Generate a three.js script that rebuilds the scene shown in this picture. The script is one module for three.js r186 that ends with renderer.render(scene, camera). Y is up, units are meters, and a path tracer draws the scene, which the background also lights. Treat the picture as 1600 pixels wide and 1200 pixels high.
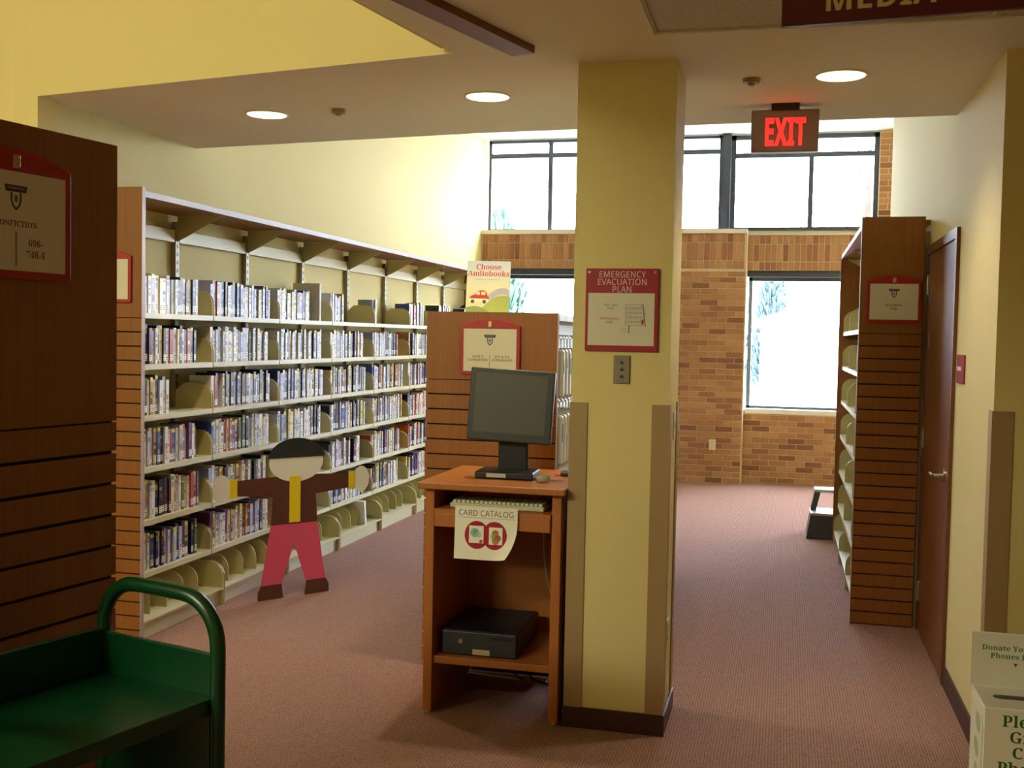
import * as THREE from 'three';
import { RoundedBoxGeometry } from 'three/addons/geometries/RoundedBoxGeometry.js';
import { ParametricGeometry } from 'three/addons/geometries/ParametricGeometry.js';
import { mergeGeometries } from 'three/addons/utils/BufferGeometryUtils.js';
import { RectAreaLightUniformsLib } from 'three/addons/lights/RectAreaLightUniformsLib.js';

// ---------------------------------------------------------------- camera, sky, exposure
// room frame: X to the right, y up, D = distance into the room (three's z = -D)
const scene = new THREE.Scene();
const camera = new THREE.PerspectiveCamera(2 * Math.atan(600 / 1712.8) * 180 / Math.PI, 4 / 3, 0.05, 300);
camera.rotation.order = 'YXZ';
camera.position.set(0, 1.687, 0);
camera.rotation.set(-0.0423, 0.2429, 0.0192);
scene.background = new THREE.Color().setRGB(0.82, 0.95, 1.17);      // bright overcast sky
scene.backgroundIntensity = 27.0;
const renderer = new THREE.WebGLRenderer();
renderer.toneMapping = THREE.LinearToneMapping;
renderer.toneMappingExposure = 1.0;
renderer.shadowMap.enabled = true;
RectAreaLightUniformsLib.init();
// warm fluorescent wall fixture high on the rear wall of the tall near room (its housing is built with the lamps below)
const STRIP = { X: -4.75, y: 4.25, D: -2.36, w: 3.7, h: 0.5, tilt: 1.1 };
{
  const l = new THREE.RectAreaLight(new THREE.Color().setRGB(0.96, 0.97, 0.72), 51, STRIP.w, STRIP.h);
  l.position.set(STRIP.X, STRIP.y, -STRIP.D); l.rotation.x = -STRIP.tilt; scene.add(l);
}

// ---------------------------------------------------------------- helpers
let seed = 20071;
const rnd = () => { seed = (seed * 1664525 + 1013904223) >>> 0; return seed / 4294967296; };
const rr = (a, b) => a + (b - a) * rnd();
const V = (X, y, D) => new THREE.Vector3(X, y, -D);
const taken = {};
function numbered(n) { const k = taken[n] = (taken[n] ?? -1) + 1; return k ? n + '_' + String(k).padStart(3, '0') : n; }
function metreUV(g) {                                              // uv in metres, from the way each face points
  const p = g.attributes.position, n = g.attributes.normal, uv = new Float32Array(p.count * 2);
  for (let i = 0; i < p.count; i++) {
    const ax = Math.abs(n.getX(i)), ay = Math.abs(n.getY(i)), az = Math.abs(n.getZ(i));
    if (ay >= ax && ay >= az) { uv[2 * i] = p.getX(i); uv[2 * i + 1] = p.getZ(i); }
    else if (ax >= az) { uv[2 * i] = p.getZ(i); uv[2 * i + 1] = p.getY(i); }
    else { uv[2 * i] = p.getX(i); uv[2 * i + 1] = p.getY(i); }
  }
  g.setAttribute('uv', new THREE.BufferAttribute(uv, 2));
  return g;
}
// box from ranges in the room frame; r > 0 rounds its edges
function B(x0, x1, y0, y1, d0, d1, r = 0) {
  const w = Math.abs(x1 - x0), h = Math.abs(y1 - y0), d = Math.abs(d1 - d0);
  const g = r > 0 ? new RoundedBoxGeometry(w, h, d, 2, Math.min(r, w / 2.01, h / 2.01, d / 2.01)) : new THREE.BoxGeometry(w, h, d);
  g.translate((x0 + x1) / 2, (y0 + y1) / 2, -(d0 + d1) / 2);
  return metreUV(g);
}
function cyl(r0, r1, h, seg = 20) { return new THREE.CylinderGeometry(r0, r1, h, seg); }
function tube(pts, r, seg = 40, rad = 10) { return new THREE.TubeGeometry(new THREE.CatmullRomCurve3(pts, false, 'centripetal'), seg, r, rad, false); }
function merged(list) { return mergeGeometries(list.map((g) => g.index ? g.toNonIndexed() : g), false); }
function put(m) { m.castShadow = true; m.receiveShadow = true; return m; }
function part(parent, name, geo, mat, label) {
  const m = put(new THREE.Mesh(geo, mat)); m.name = name;
  const o = parent.userData.origin;
  if (o) m.position.set(-o[0], -o[1], o[2]);                       // geometry was written in the room frame
  parent.add(m);
  if (label) m.userData.label = label;
  return m;
}
function sub(parent, name, geo, mat, label) {                      // a child that shares its parent's frame
  const m = put(new THREE.Mesh(geo, mat)); m.name = name; parent.add(m);
  if (label) m.userData.label = label;
  return m;
}
const things = [];
function thing(name, label, category, base = [0, 0, 0], turn = 0, group) {
  const o = new THREE.Group(); o.name = numbered(name);
  o.position.copy(V(...base)); o.rotation.y = turn;
  o.userData.label = label; o.userData.category = category; if (group) o.userData.group = group;
  scene.add(o); things.push(o);
  return o;
}
function absThing(name, label, category, base, group) { const o = thing(name, label, category, base, 0, group); o.userData.origin = base; return o; }
function structure(name, geo, mat, label, category) {
  const m = put(new THREE.Mesh(geo, mat)); m.name = name; m.userData.kind = 'structure';
  if (label) { m.userData.label = label; m.userData.category = category; }
  scene.add(m); return m;
}
// ---------------------------------------------------------------- textures
function canvas(w, h, draw, { srgb = true, repeat } = {}) {
  const c = document.createElement('canvas'); c.width = w; c.height = h;
  const g = c.getContext('2d'); draw(g, w, h);
  const t = new THREE.CanvasTexture(c);
  if (srgb) t.colorSpace = THREE.SRGBColorSpace;
  t.wrapS = t.wrapT = THREE.RepeatWrapping; t.magFilter = THREE.LinearFilter;
  if (repeat) t.repeat.set(...repeat);
  return t;
}
function grey(v) { const k = Math.max(0, Math.min(255, Math.round(v))); return `rgb(${k},${k},${k})`; }
function woodDraw(base, amp) {                                     // grain runs up the v axis
  return (g, w, h) => {
    const [r0, g0, b0] = base;
    g.fillStyle = `rgb(${r0},${g0},${b0})`; g.fillRect(0, 0, w, h);
    for (let i = 0; i < 900; i++) {
      const x = rnd() * w, k = (rnd() - 0.5) * amp, a = 0.12 + rnd() * 0.3;
      g.strokeStyle = `rgba(${Math.round(r0 + k * 1.2)},${Math.round(g0 + k)},${Math.round(b0 + k * 0.7)},${a})`;
      g.lineWidth = 0.6 + rnd() * 2.2; g.beginPath();
      const y = rnd() * h, len = h * rr(0.1, 0.6); g.moveTo(x, y); g.lineTo(x + rr(-2, 2), y + len); g.stroke();
      g.beginPath(); g.moveTo(x, y - h); g.lineTo(x, y - h + len); g.stroke();
    }
  };
}
const woodPanelTex = canvas(512, 512, woodDraw([140, 84, 24], 46), { repeat: [1.6, 0.9] });
const deskTex = canvas(512, 512, woodDraw([172, 104, 48], 46), { repeat: [1.6, 0.9] });
const doorTex = canvas(512, 512, woodDraw([124, 74, 40], 40), { repeat: [1.4, 0.6] });
const carpetTex = canvas(1024, 1024, (g, w, h) => {                // half a metre of ribbed loop pile, ribs along the aisle
  const img = g.createImageData(w, h), rows = 40;
  for (let y = 0; y < h; y++) for (let x = 0; x < w; x++) {
    const i = 4 * (y * w + x), rib = 0.5 + 0.5 * Math.cos(2 * Math.PI * rows * x / w);
    const n = rnd(), t = 0.76 + 0.18 * rib + 0.34 * (n - 0.5);
    img.data[i] = 182 * t; img.data[i + 1] = 142 * t; img.data[i + 2] = 128 * t; img.data[i + 3] = 255;
  }
  g.putImageData(img, 0, 0);
  for (let i = 0; i < 5000; i++) { const d = rnd() < 0.6; g.fillStyle = d ? 'rgba(60,32,28,0.35)' : 'rgba(210,150,120,0.3)'; g.fillRect(rnd() * w, rnd() * h, 3 + rnd() * 4, 5 + rnd() * 12); }
}, { repeat: [2, 2] });
const plasterBump = canvas(512, 512, (g, w, h) => {
  const img = g.createImageData(w, h);
  for (let i = 0; i < w * h; i++) { const v = 128 + (rnd() - 0.5) * 90; img.data[4 * i] = img.data[4 * i + 1] = img.data[4 * i + 2] = v; img.data[4 * i + 3] = 255; }
  g.putImageData(img, 0, 0);
}, { srgb: false, repeat: [3, 3] });
const tileTex = canvas(512, 512, (g, w, h) => {
  g.fillStyle = '#cfc6b2'; g.fillRect(0, 0, w, h);
  for (let i = 0; i < 9000; i++) { g.fillStyle = rnd() < 0.7 ? 'rgba(120,108,88,0.5)' : 'rgba(235,228,210,0.5)'; g.fillRect(rnd() * w, rnd() * h, 1 + rnd() * 3, 1 + rnd() * 3); }
}, { repeat: [2, 2] });
const brickTex = canvas(256, 256, (g, w, h) => {
  g.fillStyle = '#ffffff'; g.fillRect(0, 0, w, h);
  for (let i = 0; i < 3500; i++) { g.fillStyle = `rgba(70,45,30,${rr(0.05, 0.35)})`; g.fillRect(rnd() * w, rnd() * h, 1 + rnd() * 5, 1 + rnd() * 2.5); }
}, { repeat: [4, 4] });

// ---------------------------------------------------------------- materials
const std = (color, roughness = 0.7, extra = {}) => new THREE.MeshStandardMaterial({ color, roughness, ...extra });
const M = {
  wall: std('#decf92', 0.85, { bumpMap: plasterBump, bumpScale: 0.0006 }),
  ceiling: std('#f0e8d4', 0.9, { bumpMap: plasterBump, bumpScale: 0.0004 }),
  farCeiling: std('#dedad2', 0.9),
  carpet: new THREE.MeshPhysicalMaterial({ color: '#ffffff', roughness: 1.0, specularIntensity: 0.15, map: carpetTex, bumpMap: carpetTex, bumpScale: 0.002 }),
  baseboard: std('#3c211a', 0.45),
  guard: std('#a58a60', 0.5),
  wood: std('#ffffff', 0.5, { map: woodPanelTex }),
  woodEdge: std('#b3a6a4', 0.5),
  groove: std('#2a1710', 0.8),
  desk: std('#ffffff', 0.4, { map: deskTex }),
  door: std('#ffffff', 0.32, { map: doorTex }),
  doorFrame: std('#6b3f24', 0.4),
  steel: std('#c8bd84', 0.42, { metalness: 0.0 }),
  steelLip: std('#d8d2b0', 0.38),
  post: std('#9a9070', 0.45, { metalness: 0.2 }),
  mortar: std('#c2ae8a', 0.95),
  tile: std('#ffffff', 0.95, { map: tileTex }),
  tbar: std('#c9c1b0', 0.6),
  strip: std('#7a4326', 0.5),
  windowFrame: std('#3d4450', 0.45),
  sill: std('#dcd6c8', 0.5),
  lintel: std('#2c2f3c', 0.5),
  glass: new THREE.MeshPhysicalMaterial({ color: '#ffffff', roughness: 0.02, transmission: 1, thickness: 0, ior: 1.45 }),
  red: std('#a3141c', 0.4),
  brass: std('#c9b070', 0.3, { metalness: 0.7 }),
  chrome: std('#c9c6be', 0.25, { metalness: 0.9 }),
  black: std('#15161a', 0.45),
  darkGrey: std('#303338', 0.4),
  screen: std('#4a4c49', 0.4),
  green: std('#083a1c', 0.3),
  ivory: std('#d6cfae', 0.45),
  paper: std('#e9e6da', 0.8),
  white: std('#eceae4', 0.6),
  beige: std('#c9c3a4', 0.55),
};

// ---------------------------------------------------------------- the building
const XL = -3.70, XR = 0.82, HC = 2.86, HF = 4.15, HW = 4.6, DB = 13.2;
structure('floor', B(-7.2, 4.2, -0.1, 0, -2.7, 13.8), M.carpet, 'ribbed reddish brown carpet covering the whole floor', 'carpet');

// dropped plaster ceiling over the passage and the near room, with openings for the tile field and three downlights
const cans = [[-2.73, 5.437], [-1.438, 5.199], [0.205, 5.036]];
{
  const s = new THREE.Shape();
  const pts = [[-3.70, 4.85], [-1.363, 4.398], [-1.497, 3.647], [-2.6, -2.6], [3.3, -2.6], [3.3, 4.75], [0.88, 4.75], [0.88, 6.0], [-1.738, 6.13], [-3.70, 6.387]];
  pts.forEach(([x, d], i) => i ? s.lineTo(x, d) : s.moveTo(x, d));
  const hole = new THREE.Path([[-0.52, 4.27], [-0.52, -1.83], [2.53, -1.83], [2.53, 4.27]].map(([x, d]) => new THREE.Vector2(x, d)));
  s.holes.push(hole);
  for (const [x, d] of cans) { const c = new THREE.Path(); c.absarc(x, d, 0.104, 0, Math.PI * 2, true); s.holes.push(c); }
  const g = new THREE.ExtrudeGeometry(s, { depth: 0.22, bevelEnabled: false, curveSegments: 32 });
  g.rotateX(-Math.PI / 2); g.translate(0, HC, 0);
  structure('ceiling', metreUV(g), M.ceiling, 'low plaster ceiling band with round recessed downlights', 'ceiling');
  // lay-in tile field, .61 m tiles hung in a light grid a little above the plaster face
  const field = structure('ceiling_tile_field', B(-0.54, 2.55, HC + 0.034, HC + 0.2, -1.85, 4.29), M.ceiling);
  const tg = B(-0.296, 0.296, -0.009, 0.009, -0.296, 0.296, 0.004);
  for (let i = 0; i < 5; i++) for (let j = 0; j < 10; j++) {
    const t = sub(field, 'tile', tg, M.tile); t.position.copy(V(-0.52 + 0.305 + i * 0.61, HC + 0.022, 4.27 - 0.305 - j * 0.61));
  }
  for (let i = 0; i <= 5; i++) sub(field, 'grid_bar', B(-0.52 + i * 0.61 - 0.012, -0.52 + i * 0.61 + 0.012, HC + 0.006, HC + 0.03, -1.83, 4.27), M.tbar);
  for (let j = 0; j <= 10; j++) sub(field, 'grid_bar', B(-0.52, 2.53, HC + 0.0055, HC + 0.0295, 4.27 - j * 0.61 - 0.012, 4.27 - j * 0.61 + 0.012), M.tbar);
}
// upper walls that stand on the dropped ceiling
function wallLine(name, [x0, d0], [x1, d1], y0, y1, th, mat = M.wall, label) {   // a wall along a line; its thickness goes to the far side
  const L = Math.hypot(x1 - x0, d1 - d0), g = new THREE.BoxGeometry(L, y1 - y0, th);
  g.translate(L / 2, (y1 + y0) / 2, -th / 2); metreUV(g);
  const m = structure(name, g, mat, label, label ? 'wall' : undefined);
  m.position.copy(V(x0, 0, d0)); m.rotation.y = Math.atan2(d1 - d0, x1 - x0);
  return m;
}
wallLine('wall_fascia', [-3.70, 4.848], [-1.363, 4.398], HC + 0.001, HW, 0.12, M.wall, 'bright yellow upper wall above the low ceiling edge');
wallLine('wall_left_return', [-7.1, 5.503], [-3.70, 4.848], 0, HW, 0.12, M.wall, 'yellow wall rising past the end of the low ceiling');
wallLine('wall_well_side', [-1.42, 4.39], [-2.6, -2.6], HC + 0.02, HW, 0.10, M.wall);
structure('wall_soffit_back', B(XL, 3.3, HC + 0.2, HW, 5.86, 5.96), M.wall);
structure('wall_left', B(XL - 0.15, XL, 0, HW, 4.86, 13.7), M.wall, 'cream wall behind the video shelving', 'wall');
structure('wall_right', B(XR, XR + 0.13, 0, HW, 4.72, 5.79), M.wall, 'cream wall between the wooden door and the corner guard', 'wall');
structure('wall_right_beyond_door', B(XR, XR + 0.13, 0, HW, 6.87, 9.62), M.wall);
structure('wall_right_over_door', B(XR, XR + 0.13, 2.27, HW, 5.79, 6.87), M.wall);
structure('wall_right_front', B(XR + 0.13, 3.3, 0, HC, 4.72, 4.85), M.wall);
structure('wall_right_back', B(XR + 0.13, 4.2, 0, HF + 0.1, 9.49, 9.62), M.wall);
structure('wall_right_far', B(4.1, 4.2, 0, HF + 0.1, 9.62, 13.7), M.wall);
structure('wall_near_right', B(3.3, 3.42, 0, HW, -2.7, 4.85), M.wall);
structure('wall_door_room', B(XR + 0.13, XR + 0.2, 0, 2.4, 5.7, 6.95), M.wall);
structure('wall_near_back', B(-7.2, 3.42, 0, HW, -2.7, -2.58), M.wall);
structure('wall_near_left', B(-7.2, -7.08, 0, HW, -2.7, 5.5), M.wall);
structure('roof_near', B(-7.3, 3.5, HW, HW + 0.15, -2.8, 6.0), M.farCeiling);
structure('ceiling_far', B(XL - 0.15, 4.2, HF, HF + 0.15, 5.9, 13.75), M.farCeiling, 'white high ceiling over the window end', 'ceiling');

// wooden batten on the plaster ceiling
{
  const L = 3.1, g = new THREE.BoxGeometry(0.105, 0.03, L); g.translate(0, -0.015, L / 2); metreUV(g);
  const m = structure('trim_1', g, M.strip, 'reddish wooden batten running across the low ceiling', 'trim');
  m.position.copy(V(-1.06, HC, 4.36)); m.rotation.y = -Math.atan2(0.198, 0.688) ;
}

// column with corner guards
{
  const c = structure('column', B(-0.885, -0.465, 0, HC, 4.64, 5.02), M.wall, 'square cream column with beige corner guards', 'column');
  const gx = [[-0.885, -1], [-0.465, 1]], gd = [[4.64, -1], [5.02, 1]];
  for (const [x, sx] of gx) for (const [d, sd] of gd) {
    const a = B(x + sx * 0.006, x - sx * 0.072, 0.09, 1.415, d, d + sd * 0.006), b = B(x, x + sx * 0.006, 0.09, 1.415, d, d - sd * 0.072);
    sub(c, 'corner_guard', merged([a, b]), M.guard);
  }
  const bb = merged([B(-0.897, -0.453, 0, 0.09, 4.628, 4.64), B(-0.897, -0.453, 0, 0.09, 5.02, 5.032), B(-0.897, -0.885, 0, 0.09, 4.64, 5.02), B(-0.465, -0.453, 0, 0.09, 4.64, 5.02)]);
  structure('baseboard_column', bb, M.baseboard, 'dark brown rubber base around the column', 'baseboard');
}
structure('baseboard_right', merged([B(XR - 0.012, XR, 0, 0.1, 4.72, 5.74), B(XR - 0.012, XR + 2.4, 0, 0.1, 4.708, 4.72)]), M.baseboard, 'dark brown rubber base along the right wall', 'baseboard');
structure('baseboard_left', B(XL, XL + 0.012, 0, 0.1, 4.86, 13.2), M.baseboard);
structure('trim_2', merged([B(XR - 0.006, XR + 0.075, 0.1, 1.43, 4.714, 4.72), B(XR - 0.006, XR, 0.1, 1.43, 4.72, 4.795)]), M.guard, 'beige corner guard on the wall corner past the door', 'corner guard');

// door in the right wall
{
  const f = structure('door_1', merged([B(XR - 0.018, XR + 0.1, 0, 2.27, 5.75, 5.80), B(XR - 0.018, XR + 0.1, 0, 2.27, 6.84, 6.88), B(XR - 0.018, XR + 0.1, 2.22, 2.27, 5.80, 6.84)]), M.doorFrame, 'brown wooden door with a silver lever handle', 'door');
  sub(f, 'door_leaf', B(XR - 0.012, XR + 0.032, 0.01, 2.215, 5.804, 6.836, 0.003), M.door, 'plain brown veneered door leaf');
  for (const y of [0.19, 1.09, 1.98]) sub(f, 'hinge', merged([B(XR - 0.03, XR - 0.012, y, y + 0.115, 6.76, 6.80, 0.004)]), M.chrome, 'steel door hinge');
  const plate = cyl(0.032, 0.032, 0.012); plate.rotateZ(Math.PI / 2); plate.translate(XR - 0.018, 1.03, -5.90);
  const stem = cyl(0.011, 0.011, 0.05); stem.rotateZ(Math.PI / 2); stem.translate(XR - 0.045, 1.03, -5.90);
  const lever = tube([V(XR - 0.068, 1.03, 5.895), V(XR - 0.07, 1.03, 5.94), V(XR - 0.066, 1.026, 6.03)], 0.011);
  sub(f, 'door_handle', merged([metreUV(plate), metreUV(stem), lever]), M.chrome, 'silver lever handle');
}

// ---------------------------------------------------------------- brick window wall
const brickMats = ['#b07f55', '#a5744c', '#976344', '#b8895e', '#84543b'].map((c) => std(c, 0.9, { map: brickTex, bumpMap: brickTex, bumpScale: 0.002 }));
const bm = () => brickMats[[0, 0, 0, 1, 1, 1, 2, 2, 3, 3, 4][Math.floor(rnd() * 11)]];
const gStretch = B(-0.0985, 0.0985, -0.0285, 0.0285, -0.02, 0.02, 0.003), gHalf = B(-0.0465, 0.0465, -0.0285, 0.0285, -0.02, 0.02, 0.003);
const gSoldier = B(-0.0285, 0.0285, -0.0985, 0.0985, -0.02, 0.02, 0.003), gRow = B(-0.0285, 0.0285, -0.0465, 0.0465, -0.02, 0.02, 0.003);
function running(parent, x0, x1, y0, y1, D) {                      // running bond, joints .011
  const L = 0.208, H = 0.0679; let row = 0;
  for (let y = y0 + H / 2; y + 0.02 < y1; y += H, row++) {
    let x = x0;
    if (row % 2) { const b = sub(parent, 'brick', gHalf, bm()); b.position.copy(V(x + 0.0465 + 0.005, y, D + rr(-0.002, 0.002))); x += L / 2; }
    for (; x + L <= x1 + 0.03; x += L) { const b = sub(parent, 'brick', gStretch, bm()); b.position.copy(V(x + L / 2, y, D + rr(-0.002, 0.002))); }
    if (x + 0.09 <= x1 + 0.02) { const b = sub(parent, 'brick', gHalf, bm()); b.position.copy(V(x + 0.052, y, D + rr(-0.002, 0.002))); }
  }
}
function band(parent, x0, x1, y, D) {                              // rowlock, soldier, rowlock
  for (const [dy, g] of [[0.052, gRow], [0.208, gSoldier], [0.364, gRow]]) for (let x = x0 + 0.034; x < x1 - 0.02; x += 0.0679) {
    const b = sub(parent, 'brick', g, bm()); b.position.copy(V(x, y + dy, D + rr(-0.002, 0.002)));
  }
}
const yLint = 2.545, ySill = 0.87, yTop = 2.965;
// left length of the wall with its window
const wl = structure('wall_back_left', merged([B(XL, -1.30, 0, 1.90, DB, DB + 0.3), B(XL, -1.30, yLint, yTop, DB, DB + 0.3), B(XL, -3.45, 1.90, yLint, DB, DB + 0.3), B(-1.55, -1.30, 1.90, yLint, DB, DB + 0.3)]), M.mortar, 'brick wall with upright soldier bricks above the left window', 'wall');
band(wl, XL + 0.02, -1.30, yLint, DB + 0.012);
// pier
const wp = structure('wall_back_pier', B(-1.30, -0.46, 0, yTop, DB, DB + 0.3), M.mortar, 'brick pier beside the tall right window', 'wall');
running(wp, -1.30, -0.46, 0.005, yLint - 0.005, DB + 0.012);
band(wp, -1.30, -0.46, yLint, DB + 0.012);
// recessed bay with its window
const DY = DB + 0.26;
const wb = structure('wall_back_bay', merged([B(-0.46, 4.1, 0, ySill, DY, DY + 0.28), B(-0.46, 4.1, yLint, yTop, DY, DY + 0.28), B(0.78, 1.5, ySill, yLint, DY, DY + 0.28), B(3.6, 4.1, ySill, yLint, DY, DY + 0.28)]), M.mortar, 'recessed brick bay under and over the right window', 'wall');
running(wb, -0.46, 0.98, 0.005, ySill - 0.02, DY + 0.012);
band(wb, -0.46, 0.98, yLint, DY + 0.012);
const we = structure('wall_back_right_pier', B(1.0, 1.3, 0, HF, DY - 0.12, DY + 0.28), M.mortar, 'narrow brick pier at the right end of the high windows', 'wall');
running(we, 1.0, 1.3, 2.9, HF - 0.03, DY - 0.108);

function windowUnit(name, label, x0, x1, y0, y1, D, mullions, rails, fr = 0.05) {
  const w = structure(name, merged([B(x0, x1, y0, y0 + fr * 0.7, D, D + 0.06), B(x0, x1, y1 - fr, y1, D, D + 0.06), B(x0, x0 + fr, y0, y1, D, D + 0.06), B(x1 - fr, x1, y0, y1, D, D + 0.06)]), M.windowFrame, label, 'window');
  for (const [x, wd] of mullions) sub(w, 'mullion', B(x - wd / 2, x + wd / 2, y0 + fr * 0.7, y1 - fr, D - 0.005, D + 0.055), M.windowFrame);
  const xs = [x0 + fr, ...mullions.flatMap(([x, wd]) => [x - wd / 2, x + wd / 2]), x1 - fr], ys = [y0 + fr * 0.7, ...rails.flatMap((y) => [y - 0.028, y + 0.028]), y1 - fr];
  for (let i = 0; i < xs.length; i += 2) {
    for (const y of rails) sub(w, 'rail', B(xs[i], xs[i + 1], y - 0.028, y + 0.028, D, D + 0.055), M.windowFrame);
    for (let j = 0; j < ys.length; j += 2) { const p = new THREE.PlaneGeometry(xs[i + 1] - xs[i], ys[j + 1] - ys[j]); p.translate((xs[i] + xs[i + 1]) / 2, (ys[j] + ys[j + 1]) / 2, -(D + 0.03)); sub(w, 'pane', p, M.glass); }
  }
  return w;
}
windowUnit('window_1', 'high window band left of the column above the brick', XL + 0.04, -0.78, yTop + 0.05, HF - 0.01, DB + 0.16, [[-2.87, 0.055], [-1.85, 0.055]], [3.95], 0.035);
windowUnit('window_2', 'high window band above the brick bay behind the exit sign', -0.68, 1.0, yTop + 0.05, HF - 0.01, DB + 0.2, [[0.245, 0.055]], [3.90], 0.055);
structure('trim_3', B(-0.78, -0.68, yTop, HF, DB + 0.1, DB + 0.3), M.windowFrame, 'wide dark post between the two high windows', 'post');
windowUnit('window_5', 'high window band right of the narrow brick pier', 1.3, 4.1, yTop + 0.05, HF - 0.01, DB + 0.2, [[2.7, 0.055]], [3.90], 0.055);
windowUnit('window_6', 'tall window right of the narrow brick pier', 1.5, 3.6, ySill + 0.02, yLint - 0.075, DY + 0.12, [[2.55, 0.055]], [], 0.045);
windowUnit('window_3', 'low window half hidden by the audiobook poster', -3.45, -1.55, 1.90, yLint - 0.075, DB + 0.14, [], [], 0.045);
windowUnit('window_4', 'tall bright window in the brick bay', -0.44, 0.78, ySill + 0.02, yLint - 0.075, DY + 0.12, [], [], 0.045);
structure('trim_4', merged([B(-3.45, -1.55, yLint - 0.075, yLint, DB + 0.02, DB + 0.25)]), M.lintel, 'dark steel lintel over the left window', 'lintel');
structure('trim_5', merged([B(-0.46, 0.8, yLint - 0.075, yLint, DY + 0.02, DY + 0.25)]), M.lintel, 'dark steel lintel over the tall right window', 'lintel');
structure('trim_6', merged([B(XL, -0.46, yTop, yTop + 0.05, DB - 0.02, DB + 0.3), B(-0.46, 1.0, yTop, yTop + 0.05, DY - 0.02, DY + 0.28)]), M.sill, 'pale ledge along the top of the brick', 'ledge');
structure('trim_7', B(-0.44, 0.78, ySill - 0.035, ySill + 0.02, DY - 0.02, DY + 0.18), M.sill, 'white sill of the tall window', 'sill');
structure('trim_8', B(-3.45, -1.55, 1.885, 1.915, DB - 0.02, DB + 0.2), M.sill, 'white sill of the left window', 'sill');

// ---------------------------------------------------------------- outside the windows
structure('ground', B(-80, 80, -0.6, -0.4, 13.9, 140), std('#b9b8a8', 1), 'pale ground outside the windows', 'ground');
const leafMats = [std('#4c6a5c', 0.9), std('#6b7d72', 0.9), std('#556a6c', 0.9)];
function conifer(label, X, D, h, r, mi, n) {
  const t = absThing('conifer_tree', label, 'tree', [X, -0.4, D], 'trees outside the windows');
  const tr = cyl(0.05, 0.16, h * 0.95, 8); tr.translate(X, -0.4 + h * 0.47, -D); part(t, 'trunk', metreUV(tr), std('#4a3a2c', 0.9));
  const sprays = [];
  for (let i = 0; i < n; i++) {
    const k = Math.pow(rnd(), 0.7), y = h * (1 - 0.9 * k), rad = r * (0.10 + 0.90 * k) * (0.35 + 0.65 * rnd()), a = rnd() * 6.283;
    const g = new THREE.ConeGeometry(0.035 + 0.03 * rnd(), 0.35 + 0.3 * rnd(), 3, 1); g.rotateZ(2.6 + 0.5 * rnd()); g.rotateY(-a);
    g.translate(X + Math.cos(a) * rad, y - 0.4, -D + Math.sin(a) * rad); sprays.push(g);
  }
  part(t, 'foliage', merged(sprays), leafMats[mi]);
}
conifer('blue-green drooping conifer outside the left window', -5.75, 22, 4.6, 1.0, 0, 1500);
conifer('tall thin conifer outside the right end of the high window', 2.4, 36, 10.5, 1.2, 1, 500);
conifer('bushy conifer behind the white shed outside the tall window', -0.45, 40, 5.4, 1.0, 2, 1300);
conifer('slim conifer at the left edge of the tall window', -1.5, 38, 5.0, 0.4, 0, 260);
{
  const h = absThing('white_shed', 'white gabled shed outside the tall right window', 'shed', [2.4, -0.4, 28]);
  part(h, 'wall', B(-0.55, 6.5, -0.4, 2.1, 26, 30), M.white);
  const s = new THREE.Shape(); s.moveTo(-0.75, 2.08); s.lineTo(6.7, 2.08); s.lineTo(6.7, 2.2); s.lineTo(3.0, 3.3); s.lineTo(-0.75, 2.2); s.closePath();
  const g = new THREE.ExtrudeGeometry(s, { depth: 4.4, bevelEnabled: false }); g.translate(0, 0, -30.2);
  part(h, 'roof', metreUV(g), std('#d8d8d6', 0.8));
}

// ---------------------------------------------------------------- wall light, downlights, sprinklers, exit sign
const lampGlow = new THREE.MeshStandardMaterial({ color: '#ffffff', emissive: '#f6f2d2', emissiveIntensity: 1.0 });
{
  const t = thing('wall_light', 'long fluorescent wall light high on the rear wall', 'wall light', [STRIP.X, STRIP.y, STRIP.D - 0.012], 0);
  t.rotation.x = -STRIP.tilt;
  const h = new THREE.BoxGeometry(STRIP.w + 0.08, STRIP.h + 0.06, 0.09); h.translate(0, 0, 0.056); part(t, 'housing', metreUV(h), M.white);
  const e = new THREE.BoxGeometry(STRIP.w, STRIP.h, 0.01); e.translate(0, 0, 0.006); part(t, 'lens', metreUV(e), new THREE.MeshStandardMaterial({ color: '#ffffff', emissive: '#ffeec2', emissiveIntensity: 2 }));
  for (const x of [-1.5, 1.5]) { const b = new THREE.BoxGeometry(0.06, 0.06, 0.16); b.translate(x, -0.1, 0.17); part(t, 'bracket', metreUV(b), M.white); }
}
cans.forEach(([x, d], i) => {
  const t = absThing('downlight', 'round recessed downlight ' + ['nearest the left wall', 'in front of the column', 'beside the exit sign'][i], 'downlight', [x, HC, d], 'recessed downlights');
  const ring = new THREE.TorusGeometry(0.108, 0.006, 8, 40); ring.rotateX(Math.PI / 2); ring.translate(x, HC - 0.002, -d); part(t, 'trim_ring', ring, M.white);
  const can = new THREE.CylinderGeometry(0.075, 0.102, 0.13, 32, 1, true); can.translate(x, HC + 0.065, -d); part(t, 'reflector', can, std('#d8d4c4', 0.25, { metalness: 0.6, side: THREE.DoubleSide }));
  const bulb = new THREE.CylinderGeometry(0.074, 0.074, 0.01, 28); bulb.translate(x, HC + 0.128, -d); part(t, 'lamp', bulb, lampGlow);
  const l = new THREE.SpotLight('#fff0cc', 7, 0, 1.1, 0.7, 2); l.position.copy(V(x, HC + 0.115, d)); l.target.position.copy(V(x, 0, d)); l.shadow.radius = 3; l.castShadow = true; scene.add(l, l.target);
});
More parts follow.
